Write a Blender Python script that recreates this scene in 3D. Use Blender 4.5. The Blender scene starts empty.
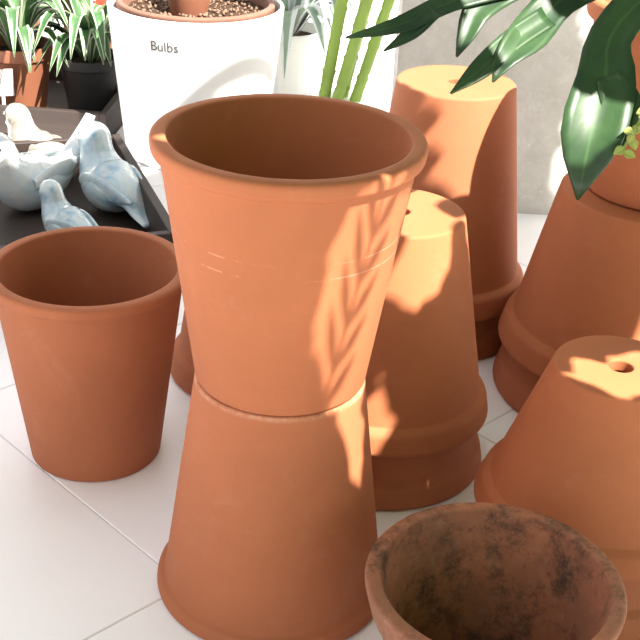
import bpy, math, random
import bmesh
from mathutils import Vector, Matrix, Euler, noise
random.seed(7)
scene=bpy.context.scene
try:
    scene.view_settings.view_transform='Standard'
    scene.view_settings.look='None'
except Exception: pass

# ------------------------------------------------------------------ helpers
def link(o,parent=None):
    bpy.context.collection.objects.link(o)
    if parent: o.parent=parent
    return o
def mesh_obj(name,verts,faces,mat=None,parent=None,smooth=True,loc=(0,0,0),rot=(0,0,0)):
    me=bpy.data.meshes.new(name)
    me.from_pydata([tuple(v) for v in verts],[],faces); me.update()
    if smooth:
        for p in me.polygons: p.use_smooth=True
    if mat: me.materials.append(mat)
    o=bpy.data.objects.new(name,me); link(o,parent)
    o.location=loc; o.rotation_euler=rot
    return o
def empty(name,loc=(0,0,0),rot=(0,0,0)):
    o=bpy.data.objects.new(name,None); link(o); o.location=loc; o.rotation_euler=rot
    o.empty_display_size=.02
    return o
def fillet(poly,closed=True,n=5):
    out=[]; N=len(poly)
    for i,(r,z,rad) in enumerate(poly):
        if rad<=0 or (not closed and i in(0,N-1)):
            out.append((r,z)); continue
        a=Vector(poly[(i-1)%N][:2]); b=Vector((r,z)); c=Vector(poly[(i+1)%N][:2])
        d1=(a-b); d2=(c-b)
        l1,l2=d1.length,d2.length; d1/=l1; d2/=l2
        ang=math.acos(max(-1,min(1,d1.dot(d2))))
        if ang>3.1: out.append((r,z)); continue
        t=min(rad/math.tan(ang/2),l1*.48,l2*.48)
        p0=b+d1*t; p2=b+d2*t
        for k in range(n+1):
            s=k/n
            q=p0*(1-s)**2+b*2*s*(1-s)+p2*s*s
            out.append((q.x,q.y))
    return out
def lathe(prof,closed=True,seg=112,wob=0.0):
    vs=[];fs=[];n=len(prof)
    for j in range(seg):
        a=2*math.pi*j/seg
        w=1+wob*math.sin(2*a+1)+wob*.6*math.sin(3*a)
        for r,z in prof: vs.append((r*w*math.cos(a),r*w*math.sin(a),z))
    m=n if closed else n-1
    for j in range(seg):
        k=(j+1)%seg
        for i in range(m):
            i2=(i+1)%n
            fs.append((j*n+i,k*n+i,k*n+i2,j*n+i2))
    return vs,fs
class NT:
    def __init__(s,name):
        s.m=bpy.data.materials.new(name); s.m.use_nodes=True
        s.t=s.m.node_tree; s.n=s.t.nodes; s.l=s.t.links
        s.b=s.n['Principled BSDF']
    def node(s,ty,**kw):
        x=s.n.new(ty)
        for k,v in kw.items():
            if k in x.inputs: x.inputs[k].default_value=v
            else: setattr(x,k,v)
        return x
    def link(s,a,b): s.l.new(a,b)
    def mix(s,fac,a,b):
        x=s.n.new('ShaderNodeMix'); x.data_type='RGBA'
        for sock,v in ((x.inputs[0],fac),(x.inputs[6],a),(x.inputs[7],b)):
            if isinstance(v,bpy.types.NodeSocket): s.l.new(v,sock)
            elif isinstance(v,tuple) : sock.default_value=v if len(v)==4 else (*v,1)
            else: sock.default_value=v
        return x.outputs[2]
    def ramp(s,inp,p0,p1,c0=(0,0,0,1),c1=(1,1,1,1)):
        x=s.n.new('ShaderNodeValToRGB'); e=x.color_ramp.elements
        e[0].position=p0; e[1].position=p1; e[0].color=c0; e[1].color=c1
        s.l.new(inp,x.inputs[0]); return x.outputs[0]
    def math(s,op,a,b=None,c=None):
        x=s.n.new('ShaderNodeMath'); x.operation=op
        for i,v in enumerate((a,b,c)):
            if v is None: continue
            if isinstance(v,bpy.types.NodeSocket): s.l.new(v,x.inputs[i])
            else: x.inputs[i].default_value=v
        return x.outputs[0]
    def noise(s,scale,detail=4,rough=.5,vec=None,dist=0):
        x=s.n.new('ShaderNodeTexNoise'); x.inputs['Scale'].default_value=scale
        x.inputs['Detail'].default_value=detail; x.inputs['Roughness'].default_value=rough
        x.inputs['Distortion'].default_value=dist
        if vec is not None: s.l.new(vec,x.inputs['Vector'])
        return x.outputs['Fac']
    def obj(s):
        x=s.n.new('ShaderNodeTexCoord'); return x.outputs['Object']
    def bump(s,h,st=.2,d=.001):
        x=s.n.new('ShaderNodeBump'); x.inputs['Strength'].default_value=st; x.inputs['Distance'].default_value=d
        s.l.new(h,x.inputs['Height']); s.l.new(x.outputs[0],s.b.inputs['Normal'])
def simple(name,col,rough=.6,var=.12,scale=20,spec=.3,bump=0,metal=0,coat=0):
    t=NT(name); v=t.obj(); n=t.noise(scale,4,.6,v)
    c1=tuple(min(1,c*(1+var)) for c in col); c0=tuple(c*(1-var) for c in col)
    t.link(t.mix(n,c0,c1),t.b.inputs['Base Color'])
    t.b.inputs['Roughness'].default_value=rough
    t.b.inputs['Specular IOR Level'].default_value=spec
    t.b.inputs['Metallic'].default_value=metal
    t.b.inputs['Coat Weight'].default_value=coat
    if bump: t.bump(n,bump,.002)
    return t.m
def terracotta(name,col=(.48,.15,.07),rings=(),seed=0,stain=0,worn_edge=None):
    t=NT(name); v=t.obj()
    col=tuple(c*.83 for c in col)
    mp=t.node('ShaderNodeMapping'); mp.inputs['Location'].default_value=(seed*3.1,seed*1.7,seed); t.link(v,mp.inputs[0]); v2=mp.outputs[0]
    n1=t.noise(7,4,.6,v2,.4); n2=t.noise(240,3,.6,v2)
    mp2=t.node('ShaderNodeMapping'); mp2.inputs['Scale'].default_value=(4,4,190); t.link(v2,mp2.inputs[0]); n3=t.noise(1,3,.6,mp2.outputs[0])
    c=t.mix(t.ramp(n1,.3,.72),tuple(x*.90 for x in col),tuple(min(1,x*1.08) for x in col))
    c=t.mix(t.math('MULTIPLY',t.ramp(n2,.35,.7),.12),c,tuple(x*.72 for x in col))
    n4=t.noise(16,6,.75,v2,.5)
    c=t.mix(t.math('MULTIPLY',t.ramp(n4,.56,.80),.16),c,(.58,.33,.23))
    sep=t.node('ShaderNodeSeparateXYZ'); t.link(v,sep.inputs[0]); z=sep.outputs[2]
    for k,z0 in enumerate(rings):
        nn=t.noise(9,2,.5,v2); zz=t.math('ADD',z,t.math('MULTIPLY',t.math('SUBTRACT',nn,.5),.006))
        d=t.math('ABSOLUTE',t.math('SUBTRACT',zz,z0))
        line=t.math('LESS_THAN',d,.0006)
        mk=t.ramp(t.noise(26,5,.8,v2),.48,.58)
        c=t.mix(t.math('MULTIPLY',t.math('MULTIPLY',line,mk),.32),c,(.75,.47,.34))
    if worn_edge:
        d=t.math('ABSOLUTE',t.math('SUBTRACT',z,worn_edge))
        line=t.ramp(d,.0010,.0024,(1,1,1,1),(0,0,0,1)); mk=t.ramp(t.noise(30,5,.8,v2),.38,.60)
        c=t.mix(t.math('MULTIPLY',t.math('MULTIPLY',line,mk),.55),c,(.74,.43,.28))
    if stain:
        g=t.math('MULTIPLY_ADD',sep.outputs[1],3.0,.45)
        g2=t.math('MULTIPLY_ADD',sep.outputs[0],1.6,0.0)
        g=t.math('ADD',g,g2)
        s1=t.ramp(t.noise(16,10,.75,v2,.15),.34,.58)
        c=t.mix(t.math('MULTIPLY',s1,.62*stain),c,(.17,.085,.055))
        nn=t.math('ADD',t.noise(24,10,.8,v2,.1),t.math('MULTIPLY',g,.16))
        s2=t.ramp(nn,.58,.72)
        c=t.mix(t.math('MULTIPLY',s2,.85*stain),c,(.045,.032,.024))
        s3=t.ramp(t.noise(70,8,.8,v2,0),.54,.70)
        c=t.mix(t.math('MULTIPLY',s3,.35*stain),c,(.45,.30,.22))
    t.link(c,t.b.inputs['Base Color'])
    t.b.inputs['Roughness'].default_value=.75
    t.b.inputs['Specular IOR Level'].default_value=.26
    h=t.math('ADD',t.math('MULTIPLY',n2,.4),t.math('MULTIPLY',n3,.5))
    t.bump(h,.14,.001)
    return t.m

# ------------------------------------------------------------------ camera
cd=bpy.data.cameras.new('camera'); co=bpy.data.objects.new('camera',cd); link(co)
cd.sensor_width=36; cd.lens=67.5
co.location=(0,0,.7485); co.rotation_euler=[math.radians(a) for a in (62.466,-2.749,1.433)]
scene.camera=co

# ------------------------------------------------------------------ terracotta pots
def pot(name,loc,R,rb,h,lip_h=.017,lip_out=.006,wall=.0085,inverted=False,mat=None,wob=.004,rotz=0,hole=.011,lip_r=.006):
    t=(R-lip_out-rb)/(h)
    ri=R-lip_out
    tb=.012
    rl=rb+t*(h-lip_h)
    poly=[(hole,0,.002),(rb,0,.004),(rl,h-lip_h,.004),
          (rl+lip_out+.0005,h-lip_h*.80,lip_r),(R,h,lip_r),
          (ri-wall+.001,h,.003),(ri-wall-t*(h*.5),h*.5,0),(rb-wall+t*tb,tb,.006),(hole,tb,.002)]
    prof=fillet(poly)
    vs,fs=lathe(prof,wob=wob)
    if inverted:
        vs=[(x,-y,h-z) for x,y,z in vs]
    o=mesh_obj(name,vs,fs,mat,loc=loc,rot=(0,0,rotz))
    return o
TA=terracotta('terracotta_clay_a',(.49,.160,.067),rings=(.145,.132),seed=1)
TB=terracotta('terracotta_clay_b',(.48,.157,.068),seed=2,worn_edge=.2235)
TC=terracotta('terracotta_clay_c',(.45,.147,.065),seed=3)
TD=terracotta('terracotta_clay_d',(.50,.172,.079),seed=4)
TE=terracotta('terracotta_clay_e',(.51,.170,.071),seed=5)
TF=terracotta('terracotta_clay_old',(.50,.19,.10),seed=6,stain=1)

pot('terracotta_pot',(-.032,.902,0),.1095,.0735,.2255,inverted=True,mat=TB)
pot('terracotta_pot',(-.032,.902,.226),.1105,.0735,.216,mat=TA,rotz=2)
pot('terracotta_pot',(-.239,1.107,0),.1045,.070,.221,lip_h=.015,mat=TC,rotz=1)
pot('terracotta_pot',(.074,1.127,0),.1145,.067,.221,lip_h=.030,lip_out=.007,inverted=True,mat=TD,rotz=.6,lip_r=.012)
pot('terracotta_pot',(.074,1.127,.066),.1145,.067,.225,lip_h=.030,lip_out=.007,inverted=True,mat=TE,rotz=2.6,lip_r=.012)
pot('terracotta_pot',(.152,1.45,0),.1175,.074,.275,lip_h=.034,lip_out=.008,inverted=True,mat=TC,rotz=.3,wall=.006,lip_r=.012)
pot('terracotta_pot',(.152,1.45,.058),.1175,.074,.277,lip_h=.034,lip_out=.008,inverted=True,mat=TD,rotz=1.6,wall=.006,lip_r=.012)
pot('terracotta_pot',(.372,1.300,0),.154,.102,.199,lip_h=.036,lip_out=.009,inverted=True,mat=TC,rotz=.9,lip_r=.013)
pot('terracotta_pot',(.372,1.300,.062),.154,.102,.199,lip_h=.036,lip_out=.009,inverted=True,mat=TE,rotz=.4,lip_r=.013)
pot('terracotta_pot',(.275,.953,0),.120,.060,.151,lip_h=.026,lip_out=.007,inverted=True,mat=TD,rotz=.9)
pot('terracotta_pot',(.275,.953,.07),.120,.060,.152,lip_h=.026,lip_out=.007,inverted=True,mat=TE,rotz=2.2)
pot('terracotta_pot',(-.078,1.300,0),.107,.069,.205,lip_h=.034,lip_out=.008,inverted=True,mat=TC,rotz=1.1,lip_r=.012)
pot('terracotta_bowl',(.1475,.740,0),.1030,.066,.145,lip_h=.036,lip_out=.006,wall=.0085,mat=TF,rotz=.5,lip_r=.005)

# ------------------------------------------------------------------ floor & walls
t=NT('white_tile'); v=t.obj()
n=t.noise(3,5,.6,v); c=t.mix(n,(.87,.85,.87),(.94,.92,.93))
n2=t.noise(40,6,.7,v,.5); c=t.mix(t.math('MULTIPLY',t.ramp(n2,.6,.75),.12),c,(.66,.62,.60))
t.link(c,t.b.inputs['Base Color']); t.b.inputs['Roughness'].default_value=.4; t.b.inputs['Specular IOR Level'].default_value=.35
t.bump(t.noise(14,3,.5,v),.08,.002)
MT=t.m
MG=simple('grout',(.72,.68,.65),.9)
def floor():
    root=empty('floor')
    mesh_obj('grout_bed',[(-2.2,-.6,-.03),(2.6,-.6,-.03),(2.6,4.2,-.03),(-2.2,4.2,-.03),(-2.2,-.6,-.0014),(2.6,-.6,-.0014),(2.6,4.2,-.0014),(-2.2,4.2,-.0014)],
      [(3,2,1,0),(4,5,6,7),(0,1,5,4),(1,2,6,5),(2,3,7,6),(3,0,4,7)],MG,root,False)
    vs=[];fs=[]
    ang=math.radians(-45); ca,sa=math.cos(ang),math.sin(ang)
    ox,oy=-.205,.975; L=.42; g=.0008; b=.0008
    for i in range(-9,12):
        for j in range(-9,12):
            x0=i*L+.13; y0=j*L
            cx=ox+(x0+L/2)*ca-(y0+L/2)*sa; cy=oy+(x0+L/2)*sa+(y0+L/2)*ca
            if not(-2.1<cx<2.4 and -.5<cy<4.0): continue
            k=len(vs)
            for (e,z) in ((g,-.002),(g,-b),(g+b,0)):
                for (u_,v_) in ((x0+e,y0+e),(x0+L-e,y0+e),(x0+L-e,y0+L-e),(x0+e,y0+L-e)):
                    vs.append((ox+u_*ca-v_*sa,oy+u_*sa+v_*ca,z))
            for r_ in range(2):
                for q in range(4):
                    fs.append((k+r_*4+q,k+r_*4+(q+1)%4,k+r_*4+4+(q+1)%4,k+r_*4+4+q))
            fs.append((k+8,k+9,k+10,k+11))
    mesh_obj('tiles',vs,fs,MT,root,False)
floor()
def box(name,x0,x1,y0,y1,z0,z1,mat,parent=None,loc=(0,0,0),rot=(0,0,0),bev=0):
    vs=[(x0,y0,z0),(x1,y0,z0),(x1,y1,z0),(x0,y1,z0),(x0,y0,z1),(x1,y0,z1),(x1,y1,z1),(x0,y1,z1)]
    o=mesh_obj(name,vs,[(3,2,1,0),(4,5,6,7),(0,1,5,4),(1,2,6,5),(2,3,7,6),(3,0,4,7)],mat,parent,False,loc,rot)
    if bev:
        m=o.modifiers.new('b','BEVEL'); m.width=bev; m.segments=3
    return o
t=NT('rough_concrete'); v=t.obj()
n=t.noise(16,9,.75,v,.3); c=t.mix(t.ramp(n,.3,.7),(.48,.48,.44),(.66,.66,.62))
n2=t.noise(60,6,.8,v); c=t.mix(t.math('MULTIPLY',t.ramp(n2,.55,.7),.4),c,(.80,.80,.76))
t.link(c,t.b.inputs['Base Color']); t.b.inputs['Roughness'].default_value=.9; t.bump(n,.4,.005)
MC=t.m
box('wall_right',.10,1.6,1.86,1.98,0,1.0,MC)
MW=simple('white_plaster',(.85,.84,.82),.8,.03,5)
box('wall_back',-2.2,2.6,3.3,3.4,0,1.2,MW)

# ------------------------------------------------------------------ white planter
MPW=simple('white_glazed_ceramic',(.86,.86,.84),.35,.02,4,.5)
MSOIL=simple('potting_soil',(.05,.03,.02),.95,.5,60,.1,.8)
MPEB=simple('soil_pebbles',(.20,.125,.085),.8,.6,30)
def ico(bm,loc,s,rot=None,sub=1):
    M=Matrix.Translation(loc)@(rot.to_matrix().to_4x4() if rot else Matrix.Identity(4))@Matrix.Diagonal((*s,1))
    bmesh.ops.create_icosphere(bm,subdivisions=sub,radius=1,matrix=M)
def bm_obj(name,bm,mat,parent=None,loc=(0,0,0),smooth=True):
    me=bpy.data.meshes.new(name); bm.to_mesh(me); bm.free()
    if smooth:
        for p in me.polygons: p.use_smooth=True
    me.materials.append(mat); o=bpy.data.objects.new(name,me); link(o,parent); o.location=loc; return o
pl=empty('white_planter_with_caudex_plant',(-.243,2.084,0))
vs,fs=lathe(fillet([(0,0,0),(.126,0,.008),(.153,.268,.004),(.145,.268,.003),(.132,.15,0),(.118,.012,.01),(0,.012,0)],False),False)
mesh_obj('outer_pot',vs,fs,MPW,pl)
vs,fs=lathe(fillet([(0,.02,0),(.09,.02,.01),(.118,.225,.003),(.134,.244,.005),(.138,.273,.006),(.126,.273,.005),(.116,.2,0),(.085,.03,.01),(0,.03,0)],False),False)
mesh_obj('inner_clay_pot',vs,fs,terracotta('brown_clay',(.24,.12,.085),seed=8),pl)
vs=[(0,0,.256)];fs=[]
for k in range(1,9):
    for j in range(48):
        a=j*2*math.pi/48; rr=.121*k/8
        vs.append((rr*math.cos(a),rr*math.sin(a),.254+.006*noise.noise(Vector((rr*40*math.cos(a),rr*40*math.sin(a),0)))))
for j in range(48): fs.append((0,1+j,1+(j+1)%48))
for k in range(7):
    for j in range(48):
        a=1+k*48+j;b=1+k*48+(j+1)%48; fs.append((a,a+48,b+48,b))
mesh_obj('soil',vs,fs,MSOIL,pl)
bm=bmesh.new()
for i in range(330):
    a=random.random()*6.28; rr=.114*math.sqrt(random.random()); s=random.uniform(.0018,.0042)
    ico(bm,(rr*math.cos(a),rr*math.sin(a),.257),(s,s*.8,s*.6),Euler((random.random()*3,random.random()*3,0)))
bm_obj('pebbles',bm,MPEB,pl)
vs,fs=lathe(fillet([(0,.235,0),(.028,.24,.01),(.036,.285,.02),(.027,.34,.02),(.016,.40,.01),(0,.42,0)],False),False,40,.04)
mesh_obj('caudex',vs,fs,terracotta('caudex_bark',(.28,.11,.065),seed=9),pl,loc=(-.010,-.02,0))
fc=bpy.data.curves.new('lettering_curve','FONT'); fc.body='Bulbs'; fc.size=.023; fc.extrude=.0004; fc.align_x='CENTER'; fc.offset=.0001
fo=bpy.data.objects.new('lettering_curve',fc); link(fo)
dg=bpy.context.evaluated_depsgraph_get(); me=bpy.data.meshes.new_from_object(fo.evaluated_get(dg))
bpy.data.objects.remove(fo)
phi=math.radians(-104); zc=.218
for vv in me.vertices:
    x,y,z=vv.co; zz=zc+y; rr=.126+.027*zz/.268+z+.0003; a=phi+x/rr
    vv.co=(rr*math.cos(a),rr*math.sin(a),zz)
me.materials.clear(); me.materials.append(simple('ink',(.08,.08,.08)))
lo=bpy.data.objects.new('lettering',me); link(lo,pl)

# ------------------------------------------------------------------ leaves
def catmull(pts,n):
    out=[];P=[pts[0]*2-pts[1]]+list(pts)+[pts[-1]*2-pts[-2]]
    m=len(pts)-1
    for i in range(n+1):
        s=i/n*m; k=min(int(s),m-1); t_=s-k
        a,b,c,d=P[k],P[k+1],P[k+2],P[k+3]
        out.append(.5*((2*b)+(c-a)*t_+(2*a-5*b+4*c-d)*t_*t_+(3*b-a-3*c+d)*t_**3))
    return out
def leaf(VS,FS,UV,pts,widths,nrm,cup=.25,n=18,cols=6,wave=0):
    pts=[Vector(p) for p in pts]; C_=catmull(pts,n)
    W=catmull([Vector((w,0,0)) for w in widths],n)
    nrm=Vector(nrm).normalized(); base=len(VS)
    for i,p in enumerate(C_):
        tg=(C_[min(i+1,n)]-C_[max(i-1,0)]).normalized()
        sd=tg.cross(nrm)
        if sd.length<1e-4: sd=Vector((1,0,0))
        sd.normalize(); nn=sd.cross(tg).normalized()
        w=max(.0004,W[i].x)
        for j in range(cols+1):
            q=j/cols*2-1
            VS.append(p+sd*(q*w)+nn*(cup*w*abs(q)**1.5+wave*w*math.sin(i*.9+q*2)*q))
            UV.append((j/cols,i/n))
    for i in range(n):
        for j in range(cols):
            a=base+i*(cols+1)+j
            FS.append((a,a+1,a+cols+2,a+cols+1))
def leaf_obj(name,VS,FS,UV,mat,parent=None,thick=.0008,loc=(0,0,0)):
    o=mesh_obj(name,VS,FS,mat,parent,True,loc)
    ul=o.data.uv_layers.new(name='UVMap')
    for lp in o.data.loops: ul.data[lp.index].uv=UV[lp.vertex_index]
    if thick:
        m=o.modifiers.new('s','SOLIDIFY'); m.thickness=thick; m.offset=0
    return o
def leafmat(name,c0,c1,stripe=None,rough=.4,transl=.25,sw=.3):
    t=NT(name); v=t.obj(); n=t.noise(18,4,.6,v,.5)
    c=t.mix(t.ramp(n,.3,.7),c0,c1)
    tc=t.node('ShaderNodeTexCoord'); sp=t.node('ShaderNodeSeparateXYZ'); t.link(tc.outputs['UV'],sp.inputs[0])
    d=t.math('ABSOLUTE',t.math('SUBTRACT',sp.outputs[0],.5))
    if stripe:
        c=t.mix(t.math('GREATER_THAN',t.math('ADD',d,t.math('MULTIPLY',t.math('SUBTRACT',n,.5),.15)),sw),c,stripe)
    else:
        c=t.mix(t.math('MULTIPLY',t.ramp(d,0,.05,(1,1,1,1),(0,0,0,1)),.35),c,tuple(min(1,x*2.2) for x in c1))
    t.link(c,t.b.inputs['Base Color']); t.b.inputs['Roughness'].default_value=rough
    tr=t.node('ShaderNodeBsdfTranslucent'); t.link(c,tr.inputs[0])
    mx=t.node('ShaderNodeMixShader'); mx.inputs[0].default_value=transl
    t.link(t.b.outputs[0],mx.inputs[1]); t.link(tr.outputs[0],mx.inputs[2])
    t.link(mx.outputs[0],t.n['Material Output'].inputs[0])
    t.bump(n,.2,.002)
    return t.m
LG=leafmat('fern_frond_green',(.012,.038,.016),(.035,.085,.024),rough=.42,transl=.15)
st=empty('potted_staghorn_fern',(.376,1.305,.262))
def rel(p): return Vector(p)-Vector((.376,1.305,.262))
vs,fs=lathe(fillet([(.011,0,.002),(.078,0,.0045),(.097,.19,.004),(.105,.194,.008),(.107,.214,.008),(.092,.214,.005),(.07,.012,.006),(.011,.012,.002)]),wob=.004)
mesh_obj('pot',vs,fs,TE,st)
vs,fs=lathe([(0,.198),(.05,.2),(.089,.196)],False,40)
mesh_obj('soil',vs,fs,MSOIL,st)
V,Fc,UVs=[],[],[]
K=(.385,1.262,.463)
N=(-.1,-.9,.5)
def fl(pts,ws,nrm=N,**k): leaf(V,Fc,UVs,[rel(p) for p in pts],ws,nrm,**k)
fl([K,(.355,1.19,.525),(.295,1.15,.515),(.257,1.125,.478),(.254,1.103,.440),(.240,1.068,.395),(.234,1.051,.342)],[.008,.012,.018,.020,.028,.028,.001],wave=.10)
fl([(.256,1.105,.445),(.270,1.09,.42),(.272,1.075,.385)],[.012,.018,.001])
fl([K,(.355,1.20,.53),(.275,1.18,.524),(.215,1.170,.500),(.182,1.131,.474),(.158,1.10,.458),(.147,1.085,.440)],[.008,.010,.014,.017,.019,.011,.001],wave=.1)
fl([(.200,1.15,.487),(.165,1.12,.470),(.135,1.09,.450),(.108,1.072,.431)],[.011,.011,.010,.001])
fl([K,(.36,1.20,.545),(.26,1.17,.545),(.176,1.170,.513),(.135,1.14,.495),(.122,1.12,.474),(.114,1.11,.455)],[.008,.009,.011,.013,.014,.009,.001],wave=.1)
fl([(.18,1.170,.513),(.145,1.15,.508),(.105,1.132,.500),(.059,1.102,.484),(.009,1.095,.471)],[.009,.009,.010,.008,.001])
fl([(.09,1.12,.494),(.07,1.10,.478),(.045,1.09,.462)],[.008,.007,.001])
fl([K,(.42,1.30,.56),(.50,1.29,.58),(.58,1.27,.54),(.61,1.26,.46)],[.008,.014,.02,.022,.001])
fl([K,(.42,1.33,.58),(.47,1.38,.64),(.5,1.45,.64)],[.008,.014,.02,.001])
leaf_obj('fronds',V,Fc,UVs,LG,st,.0012)
V,Fc,UVs=[],[],[]
fl([(.385,1.25,.463),(.34,1.12,.462),(.300,1.08,.44),(.280,1.065,.41),(.266,1.052,.388)],[.0015,.002,.002,.0015,.001])
for i in range(14):
    s=i/13; p=Vector((.300,1.08,.44)).lerp(Vector((.268,1.052,.39)),s); a=i*2.4
    q=p+Vector((.012*math.cos(a),-.004,.010*math.sin(a)))
    fl([p,(p+q)/2+Vector((0,0,.001)),q],[.001,.0045,.0005],n=6)
leaf_obj('pale_sprig',V,Fc,UVs,leafmat('pale_sprig_green',(.28,.38,.07),(.45,.5,.15)),st,.0006)

# ------------------------------------------------------------------ striped plants, left back
SPM=leafmat('variegated_leaf',(.04,.12,.04),(.10,.20,.08),stripe=(.50,.56,.40),sw=.36)
SPM2=leafmat('variegated_leaf_pale',(.24,.36,.28),(.38,.48,.38),stripe=(.80,.82,.84),sw=.24)
def spider(name,loc,potmat,pr,ph,nl,ll,mat,seed,wmax=.009,up=.6):
    rs=random.Random(seed)
    e=empty(name,loc)
    vs,fs=lathe(fillet([(0,0,0),(pr*.74,0,.003),(pr*.94,ph*.8,.002),(pr,ph*.82,.002),(pr*1.02,ph,.002),(pr*.93,ph,.002),(pr*.85,ph*.7,0),(0,ph*.7,0)],False),False,48)
    mesh_obj('pot',vs,fs,potmat,e)
    vs,fs=lathe([(0,ph*.86),(pr*.9,ph*.84)],False,32); mesh_obj('soil',vs,fs,MSOIL,e)
    V,Fc,UV=[],[],[]
    for i in range(nl):
        a=i*2.4+rs.random()*.5; L=ll*rs.uniform(.6,1.1); u=up*rs.uniform(.5,1.3)
        d=Vector((math.cos(a),math.sin(a),0))
        p0=Vector((0,0,ph*.84))+d*pr*.15
        p1=p0+d*L*.25+Vector((0,0,L*u*.7)); p2=p0+d*L*.6+Vector((0,0,L*u*.85)); p3=p0+d*L*.95+Vector((0,0,L*(u*.85-.45)))
        leaf(V,Fc,UV,[p0,p1,p2,p3],[.004,wmax,wmax*.9,.0006],Vector((d.x*-.3,d.y*-.3,1)),cup=.3,n=12,cols=6)
    leaf_obj('leaves',V,Fc,UV,mat,e,.0006)
    return e
MBP=simple('brown_plastic',(.26,.10,.055),.5)
MKP=simple('black_plastic',(.03,.028,.028),.5)
PZ=.010
spider('spider_plant',(-.60,2.235,PZ),MBP,.066,.13,34,.14,SPM,1,.012,.95)
spider('spider_plant',(-.465,2.25,PZ),MKP,.060,.11,36,.14,SPM,2,.012,.85)
spider('spider_plant',(-.75,2.30,PZ),MBP,.064,.13,26,.13,SPM,3,.012,.9)
spider('dracaena_plant',(-.10,2.50,0),MPW,.075,.13,30,.22,SPM2,4,.019,.75)
spider('spider_plant',(-.52,2.60,0),MBP,.08,.14,34,.19,SPM,5,.013,.9)
spider('spider_plant',(-.72,2.62,0),MBP,.08,.14,34,.19,SPM,6,.013,.9)
spider('spider_plant',(-.36,2.72,0),MBP,.08,.14,30,.19,SPM,8,.013,.8)
tg=empty('plant_tag',(-.485,2.345,PZ))
MRED=simple('red_card',(.52,.07,.045),.5,.05); MWH=simple('white_card',(.85,.84,.8),.5,.02)
box('stake',-.003,.003,-.001,.001,0,.18,MWH,tg)
box('card',-.036,.036,-.002,0,.17,.27,MRED,tg)
for k in range(3): box('print_%d'%k,-.02+k*.014,-.012+k*.014,-.003,-.002,.19+.018*(k%2),.202+.018*(k%2),MWH,tg)
tg=empty('plant_label',(-.61,2.155,PZ),(0,0,.3))
box('stake',-.003,.003,-.001,.001,0,.07,MWH,tg); box('card',-.02,.02,-.002,0,.05,.10,MWH,tg)

# ------------------------------------------------------------------ bamboo
bb=empty('lucky_bamboo',(.005,2.22,0))
MBAM=simple('bamboo_cane',(.27,.40,.08),.45,.25,12,.4)
box('vase',-.05,.05,-.05,.05,0,.07,MPW,bb,bev=.006)
def tube(VS,FS,pts,rad,seg=14):
    b=len(VS); n=len(pts)
    for i,p in enumerate(pts):
        tgt=(pts[min(i+1,n-1)]-pts[max(i-1,0)]).normalized()
        a=tgt.orthogonal().normalized() if abs(tgt.z)<.5 else Vector((1,0,0)); bb_=tgt.cross(a).normalized(); a=bb_.cross(tgt)
        for j in range(seg):
            an=2*math.pi*j/seg
            VS.append(p+(a*math.cos(an)+bb_*math.sin(an))*rad[i])
    for i in range(n-1):
        for j in range(seg):
            FS.append((b+i*seg+j,b+i*seg+(j+1)%seg,b+(i+1)*seg+(j+1)%seg,b+(i+1)*seg+j))
    FS.append(tuple(b+(n-1)*seg+j for j in range(seg)))
    FS.append(tuple(b+j for j in reversed(range(seg))))
V2,F2=[],[]
for (x,y,lx,ly,L,rr) in [(-.025,0,.13,.02,.42,.0115),(.005,.015,.20,.02,.44,.012),(-.005,-.02,.24,.08,.40,.011),(.028,-.01,.27,.03,.42,.0105)]:
    pts=[];rad=[]
    for i in range(61):
        s=i/60; pts.append(Vector((x+lx*L*s,y+ly*L*s,.03+L*s)))
        ph=(s*7+x*20)%1; rad.append(rr*(1.18 if ph<.05 or ph>.96 else (0.88 if ph<.12 else 1)))
    tube(V2,F2,pts,rad)
mesh_obj('canes',V2,F2,MBAM,bb)
V,Fc,UVs=[],[],[]
for i in range(18):
    a=i*2.1; p=Vector((.05+.03*math.cos(a),.01,.26+.012*i)); d=Vector((math.cos(a),math.sin(a),.3))
    leaf(V,Fc,UVs,[p,p+d*.06+Vector((0,0,.03)),p+d*.14],[.003,.010,.0005],(0,0,1),n=8)
leaf_obj('leaves',V,Fc,UVs,leafmat('bamboo_leaf',(.12,.28,.05),(.25,.40,.10)),bb,.0005)

# ------------------------------------------------------------------ trays
MWD=NT('dark_wood'); v=MWD.obj(); mp=MWD.node('ShaderNodeMapping'); mp.inputs['Scale'].default_value=(2,25,25); MWD.link(v,mp.inputs[0])
n=MWD.noise(3,5,.6,mp.outputs[0],.6); MWD.link(MWD.mix(n,(.018,.012,.010),(.045,.028,.022)),MWD.b.inputs['Base Color']); MWD.b.inputs['Roughness'].default_value=.65; MWD.bump(n,.3,.002); MWD=MWD.m
def tray(loc,rz,w,d,h):
    tr=empty('wooden_tray',loc,(0,0,rz))
    box('base',-w,0,-d,0,.002,.010,MWD,tr)
    box('side_right',-.014,0,-d,0,0,h,MWD,tr,bev=.002)
    box('side_left',-w,-w+.014,-d,0,0,h,MWD,tr,bev=.002)
    box('side_back',-w+.014,-.014,-.014,0,0,h,MWD,tr,bev=.002)
    box('side_front',-w+.014,-.014,-d,-d+.014,0,h,MWD,tr,bev=.002)
tray((-.355,1.935,0),math.radians(21),.56,.43,.075)
tray((-.385,2.44,0),math.radians(-3),.60,.36,.06)

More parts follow.
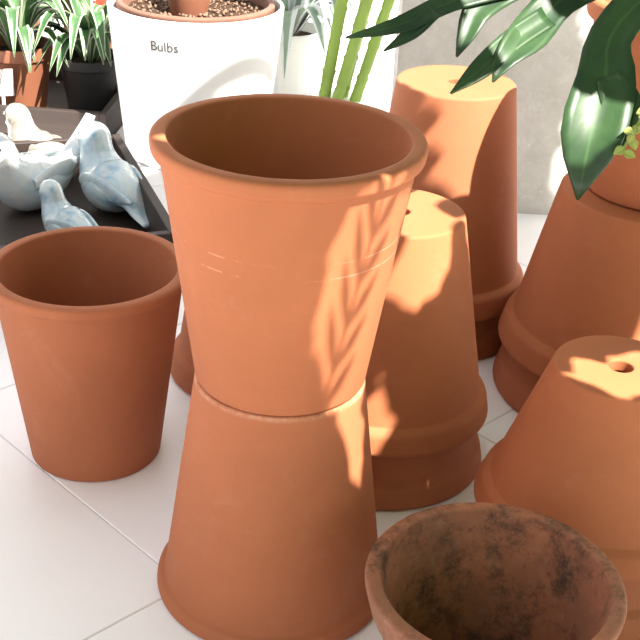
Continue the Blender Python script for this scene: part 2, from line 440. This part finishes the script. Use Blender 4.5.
def birdmat(name,a,b,c):
    t=NT(name); v=t.obj(); n=t.noise(4,5,.6,v,1.0); col=t.mix(t.ramp(n,.35,.65),a,b)
    n2=t.noise(9,5,.7,v,.5)
    col=t.mix(t.math('MULTIPLY',t.ramp(n2,.5,.68),.6),col,c)
    t.link(col,t.b.inputs['Base Color']); t.b.inputs['Roughness'].default_value=.15
    t.b.inputs['Coat Weight'].default_value=.8; t.b.inputs['Coat Roughness'].default_value=.06
    t.b.inputs['Specular IOR Level'].default_value=.7
    return t.m
def bird(name,loc,rotz,s,mat,tail_up=0.15):
    e=empty(name,loc,(0,0,rotz)); e.scale=(s,s,s)
    st_=[(-.62,.30+tail_up*1.6,.060,.016),(-.48,.27+tail_up,.085,.028),(-.34,.27+tail_up*.35,.12,.075),(-.20,.27,.18,.150),(-.04,.25,.24,.22),(.12,.26,.25,.25),(.24,.34,.215,.215),(.31,.45,.165,.165),(.34,.54,.145,.145),(.38,.61,.150,.145),(.43,.63,.125,.115),(.485,.62,.065,.06),(.51,.62,.02,.02)]
    P_=[Vector((a,0,b)) for a,b,_,_ in st_]; n=48
    C_=catmull(P_,n); W=catmull([Vector((c,d,0)) for _,_,c,d in st_],n)
    vs=[];fs=[];seg=28
    for i,p in enumerate(C_):
        tgv=(C_[min(i+1,n)]-C_[max(i-1,0)]).normalized(); up=Vector((0,1,0)).cross(tgv)*-1
        for j in range(seg):
            a=2*math.pi*j/seg
            vs.append(p+Vector((0,1,0))*W[i].x*math.cos(a)+up*W[i].y*math.sin(a))
    for i in range(n):
        for j in range(seg): fs.append((i*seg+j,i*seg+(j+1)%seg,(i+1)*seg+(j+1)%seg,(i+1)*seg+j))
    fs.append(tuple(range(seg))[::-1]); fs.append(tuple(n*seg+j for j in range(seg)))
    zmin=min(v_.z for v_ in vs)
    for v_ in vs: v_.z-=zmin
    mesh_obj('body',vs,fs,mat,e)
    for sgn in(-1,1):
        vs=[];fs=[];m=24;seg2=16
        for i in range(m+1):
            s_=i/m; x=.20-.66*s_; w=.14*math.sin(math.pi*min(1,s_*.9+.08))**.7*(1-.55*s_); zc=.30+tail_up*.3*s_*s_-zmin+.01
            yc=sgn*(.215-.13*s_**1.6)
            for j in range(seg2):
                a=2*math.pi*j/seg2
                vs.append(Vector((x,yc+sgn*.036*math.cos(a)*(1-.5*s_),zc+w*math.sin(a))))
        for i in range(m):
            for j in range(seg2): fs.append((i*seg2+j,i*seg2+(j+1)%seg2,(i+1)*seg2+(j+1)%seg2,(i+1)*seg2+j))
        fs.append(tuple(range(seg2))); fs.append(tuple(m*seg2+j for j in range(seg2)))
        mesh_obj('wing_%s'%('left' if sgn>0 else 'right'),vs,fs,mat,e)
    bm=bmesh.new(); bmesh.ops.create_cone(bm,cap_ends=True,segments=14,radius1=.045,radius2=.004,depth=.12,matrix=Matrix.Translation((.55,0,.605-zmin))@Matrix.Rotation(math.radians(98),4,'Y'))
    bm_obj('beak',bm,mat,e)
    for sgn in(-1,1):
        bm=bmesh.new(); ico(bm,(.425,sgn*.118,.645-zmin),(.018,.011,.018),sub=2); bm_obj('eye_%s'%('left' if sgn>0 else 'right'),bm,MKP,e)
    return e
B1=birdmat('glaze_blue',(.22,.36,.48),(.52,.60,.60),(.58,.50,.43))
B2=birdmat('glaze_white',(.68,.69,.67),(.45,.56,.62),(.72,.66,.60))
B3=birdmat('glaze_taupe',(.20,.17,.145),(.34,.31,.27),(.44,.40,.35))
Z=.0102
bird('ceramic_bird',(-.330,1.745,Z),math.radians(128),.175,B1,tail_up=-.12)
bird('ceramic_bird',(-.455,1.755,Z),math.radians(232),.185,B2,tail_up=.24)
bird('ceramic_bird',(-.475,1.895,Z),math.radians(150),.15,B3,tail_up=.0)
bird('ceramic_bird',(-.372,1.615,Z),math.radians(140),.12,B1,tail_up=.05)

# ------------------------------------------------------------------ sun, added leaf canopy that blocks it, sky
az=math.radians(-46); el=math.radians(55)
S=Vector((math.cos(el)*math.cos(az),math.cos(el)*math.sin(az),math.sin(el)))
sl=bpy.data.lights.new('sun','SUN'); sl.energy=20; sl.angle=math.radians(.6); sl.color=(1,.94,.85)
so=bpy.data.objects.new('sun',sl); link(so); so.location=S*4
so.rotation_euler=S.to_track_quat('Z','Y').to_euler()
w=bpy.data.worlds.new('sky'); scene.world=w; w.use_nodes=True
bg=w.node_tree.nodes['Background']; bg.inputs[0].default_value=(.98,.98,1,1); bg.inputs[1].default_value=1.27
e1=Vector((-S.y,S.x,0)).normalized(); e2=S.cross(e1)
if e2.z<0: e2=-e2
Dn=.92
O=Vector((.05,1.1,.15))
def ab(p): q=Vector(p)-O; return q.dot(e1),q.dot(e2)
holes=[((.045,.82,.378),.034),((.055,.84,.34),.040),((.052,.845,.19),.010),((-.12,.885,.425),.012),((.10,1.06,.270),.026),((.085,1.12,.293),.030),((.06,1.02,.10),.016),
 ((.195,1.38,.29),.050),((.16,1.44,.336),.07),((.205,1.39,.23),.045),((.40,1.17,.17),.035),((.26,.93,.221),.022),((.31,.945,.221),.022),((.18,1.13,.49),.04),((.24,1.08,.40),.024)]  # gaps left in the added leaves where sun patches should land
H_=[(ab(p),r_) for p,r_ in holes]
rs=random.Random(11)
V,Fc,UVs=[],[],[]
vp=empty('sun_blocker_canopy',O+S*Dn)  # unseen leaf canopy, added to block the sun and shape its patches
a0,a1,b0,b1=-.68,.76,-.64,.60
step=.030
aa=a0
while aa<a1:
    b_=b0
    while b_<b1:
        for rep in range(5):
            ca=aa+rs.uniform(-.02,.02); cb=b_+rs.uniform(-.02,.02); L=rs.uniform(.045,.07); th=rs.uniform(0,6.28); wd=L*.34
            d2=(math.cos(th),math.sin(th)); ok=True
            for (ha,hb),hr in H_:
                for s in(-.5,-.25,0,.25,.5):
                    if math.hypot(ca+d2[0]*L*s-ha,cb+d2[1]*L*s-hb)<hr+wd*(.9-abs(s)*1.6): ok=False;break
                if not ok: break
            if not ok: continue
            off=rs.uniform(-.04,.04)
            c=e1*ca+e2*cb+S*off; d=e1*d2[0]+e2*d2[1]+S*rs.uniform(-.2,.2)
            leaf(V,Fc,UVs,[c-d*L*.5,c-d*L*.1,c+d*L*.25,c+d*L*.5],[.002,wd,wd*.75,.0008],S+Vector((rs.uniform(-.2,.2),rs.uniform(-.2,.2),0)),n=5,cols=2,cup=.15)
        b_+=step
    aa+=step
def frond(c,ang_,L,nl,ll):
    ca,cb=c
    d=e1*math.cos(ang_)+e2*math.sin(ang_); s_=S.cross(d)
    c0=e1*ca+e2*cb
    leaf(V,Fc,UVs,[c0-d*L/2,c0,c0+d*L/2],[.002,.002,.001],S,n=6,cols=2)
    for i in range(nl):
        p=c0+d*(L*(i/(nl-1)-.5))
        for sg in(-1,1):
            q=p+d*ll*.8+s_*sg*ll*.6
            leaf(V,Fc,UVs,[p,(p+q)/2,q],[.001,.0042,.0005],S,n=4,cols=2)
(ha,hb)=H_[1][0]
frond((ha-.024,hb+.015),math.radians(75),.11,7,.036)  # added leaflets across one gap, to dapple its sun patch
leaf_obj('blocker_leaves',V,Fc,UVs,leafmat('blocker_leaf',(.05,.13,.03),(.10,.2,.05),transl=.03),vp,0)
MWT=simple('blocker_frame_wood',(.35,.22,.13),.7,.2,30)  # frame that carries the added canopy, out of view
def beam(p,q,rad,name):
    V3,F3=[],[]; tube(V3,F3,[p,q],[rad,rad],8); mesh_obj(name,V3,F3,MWT,vp)
beam(e1*(a0-.06)+e2*(b0-.05),e1*(a0-.06)+e2*(b1+.05),.012,'blocker_rail_1')
beam(e1*(a1+.06)+e2*(b0-.05),e1*(a1+.06)+e2*(b1+.05),.012,'blocker_rail_2')
beam(e1*(a0-.06)+e2*(b1+.05),e1*(a1+.06)+e2*(b1+.05),.012,'blocker_rail_3')
beam(e1*(a0-.06)+e2*(b0-.05),e1*(a1+.06)+e2*(b0-.05),.012,'blocker_rail_4')
base=vp.location
for k,(aa,bb2) in enumerate([(a0-.06,b0-.05),(a1+.06,b0-.05),(a1+.06,b1+.05)]):
    p=e1*aa+e2*bb2
    beam(p,Vector((p.x,p.y,-base.z)),.014,'blocker_post_%d'%(k+1))
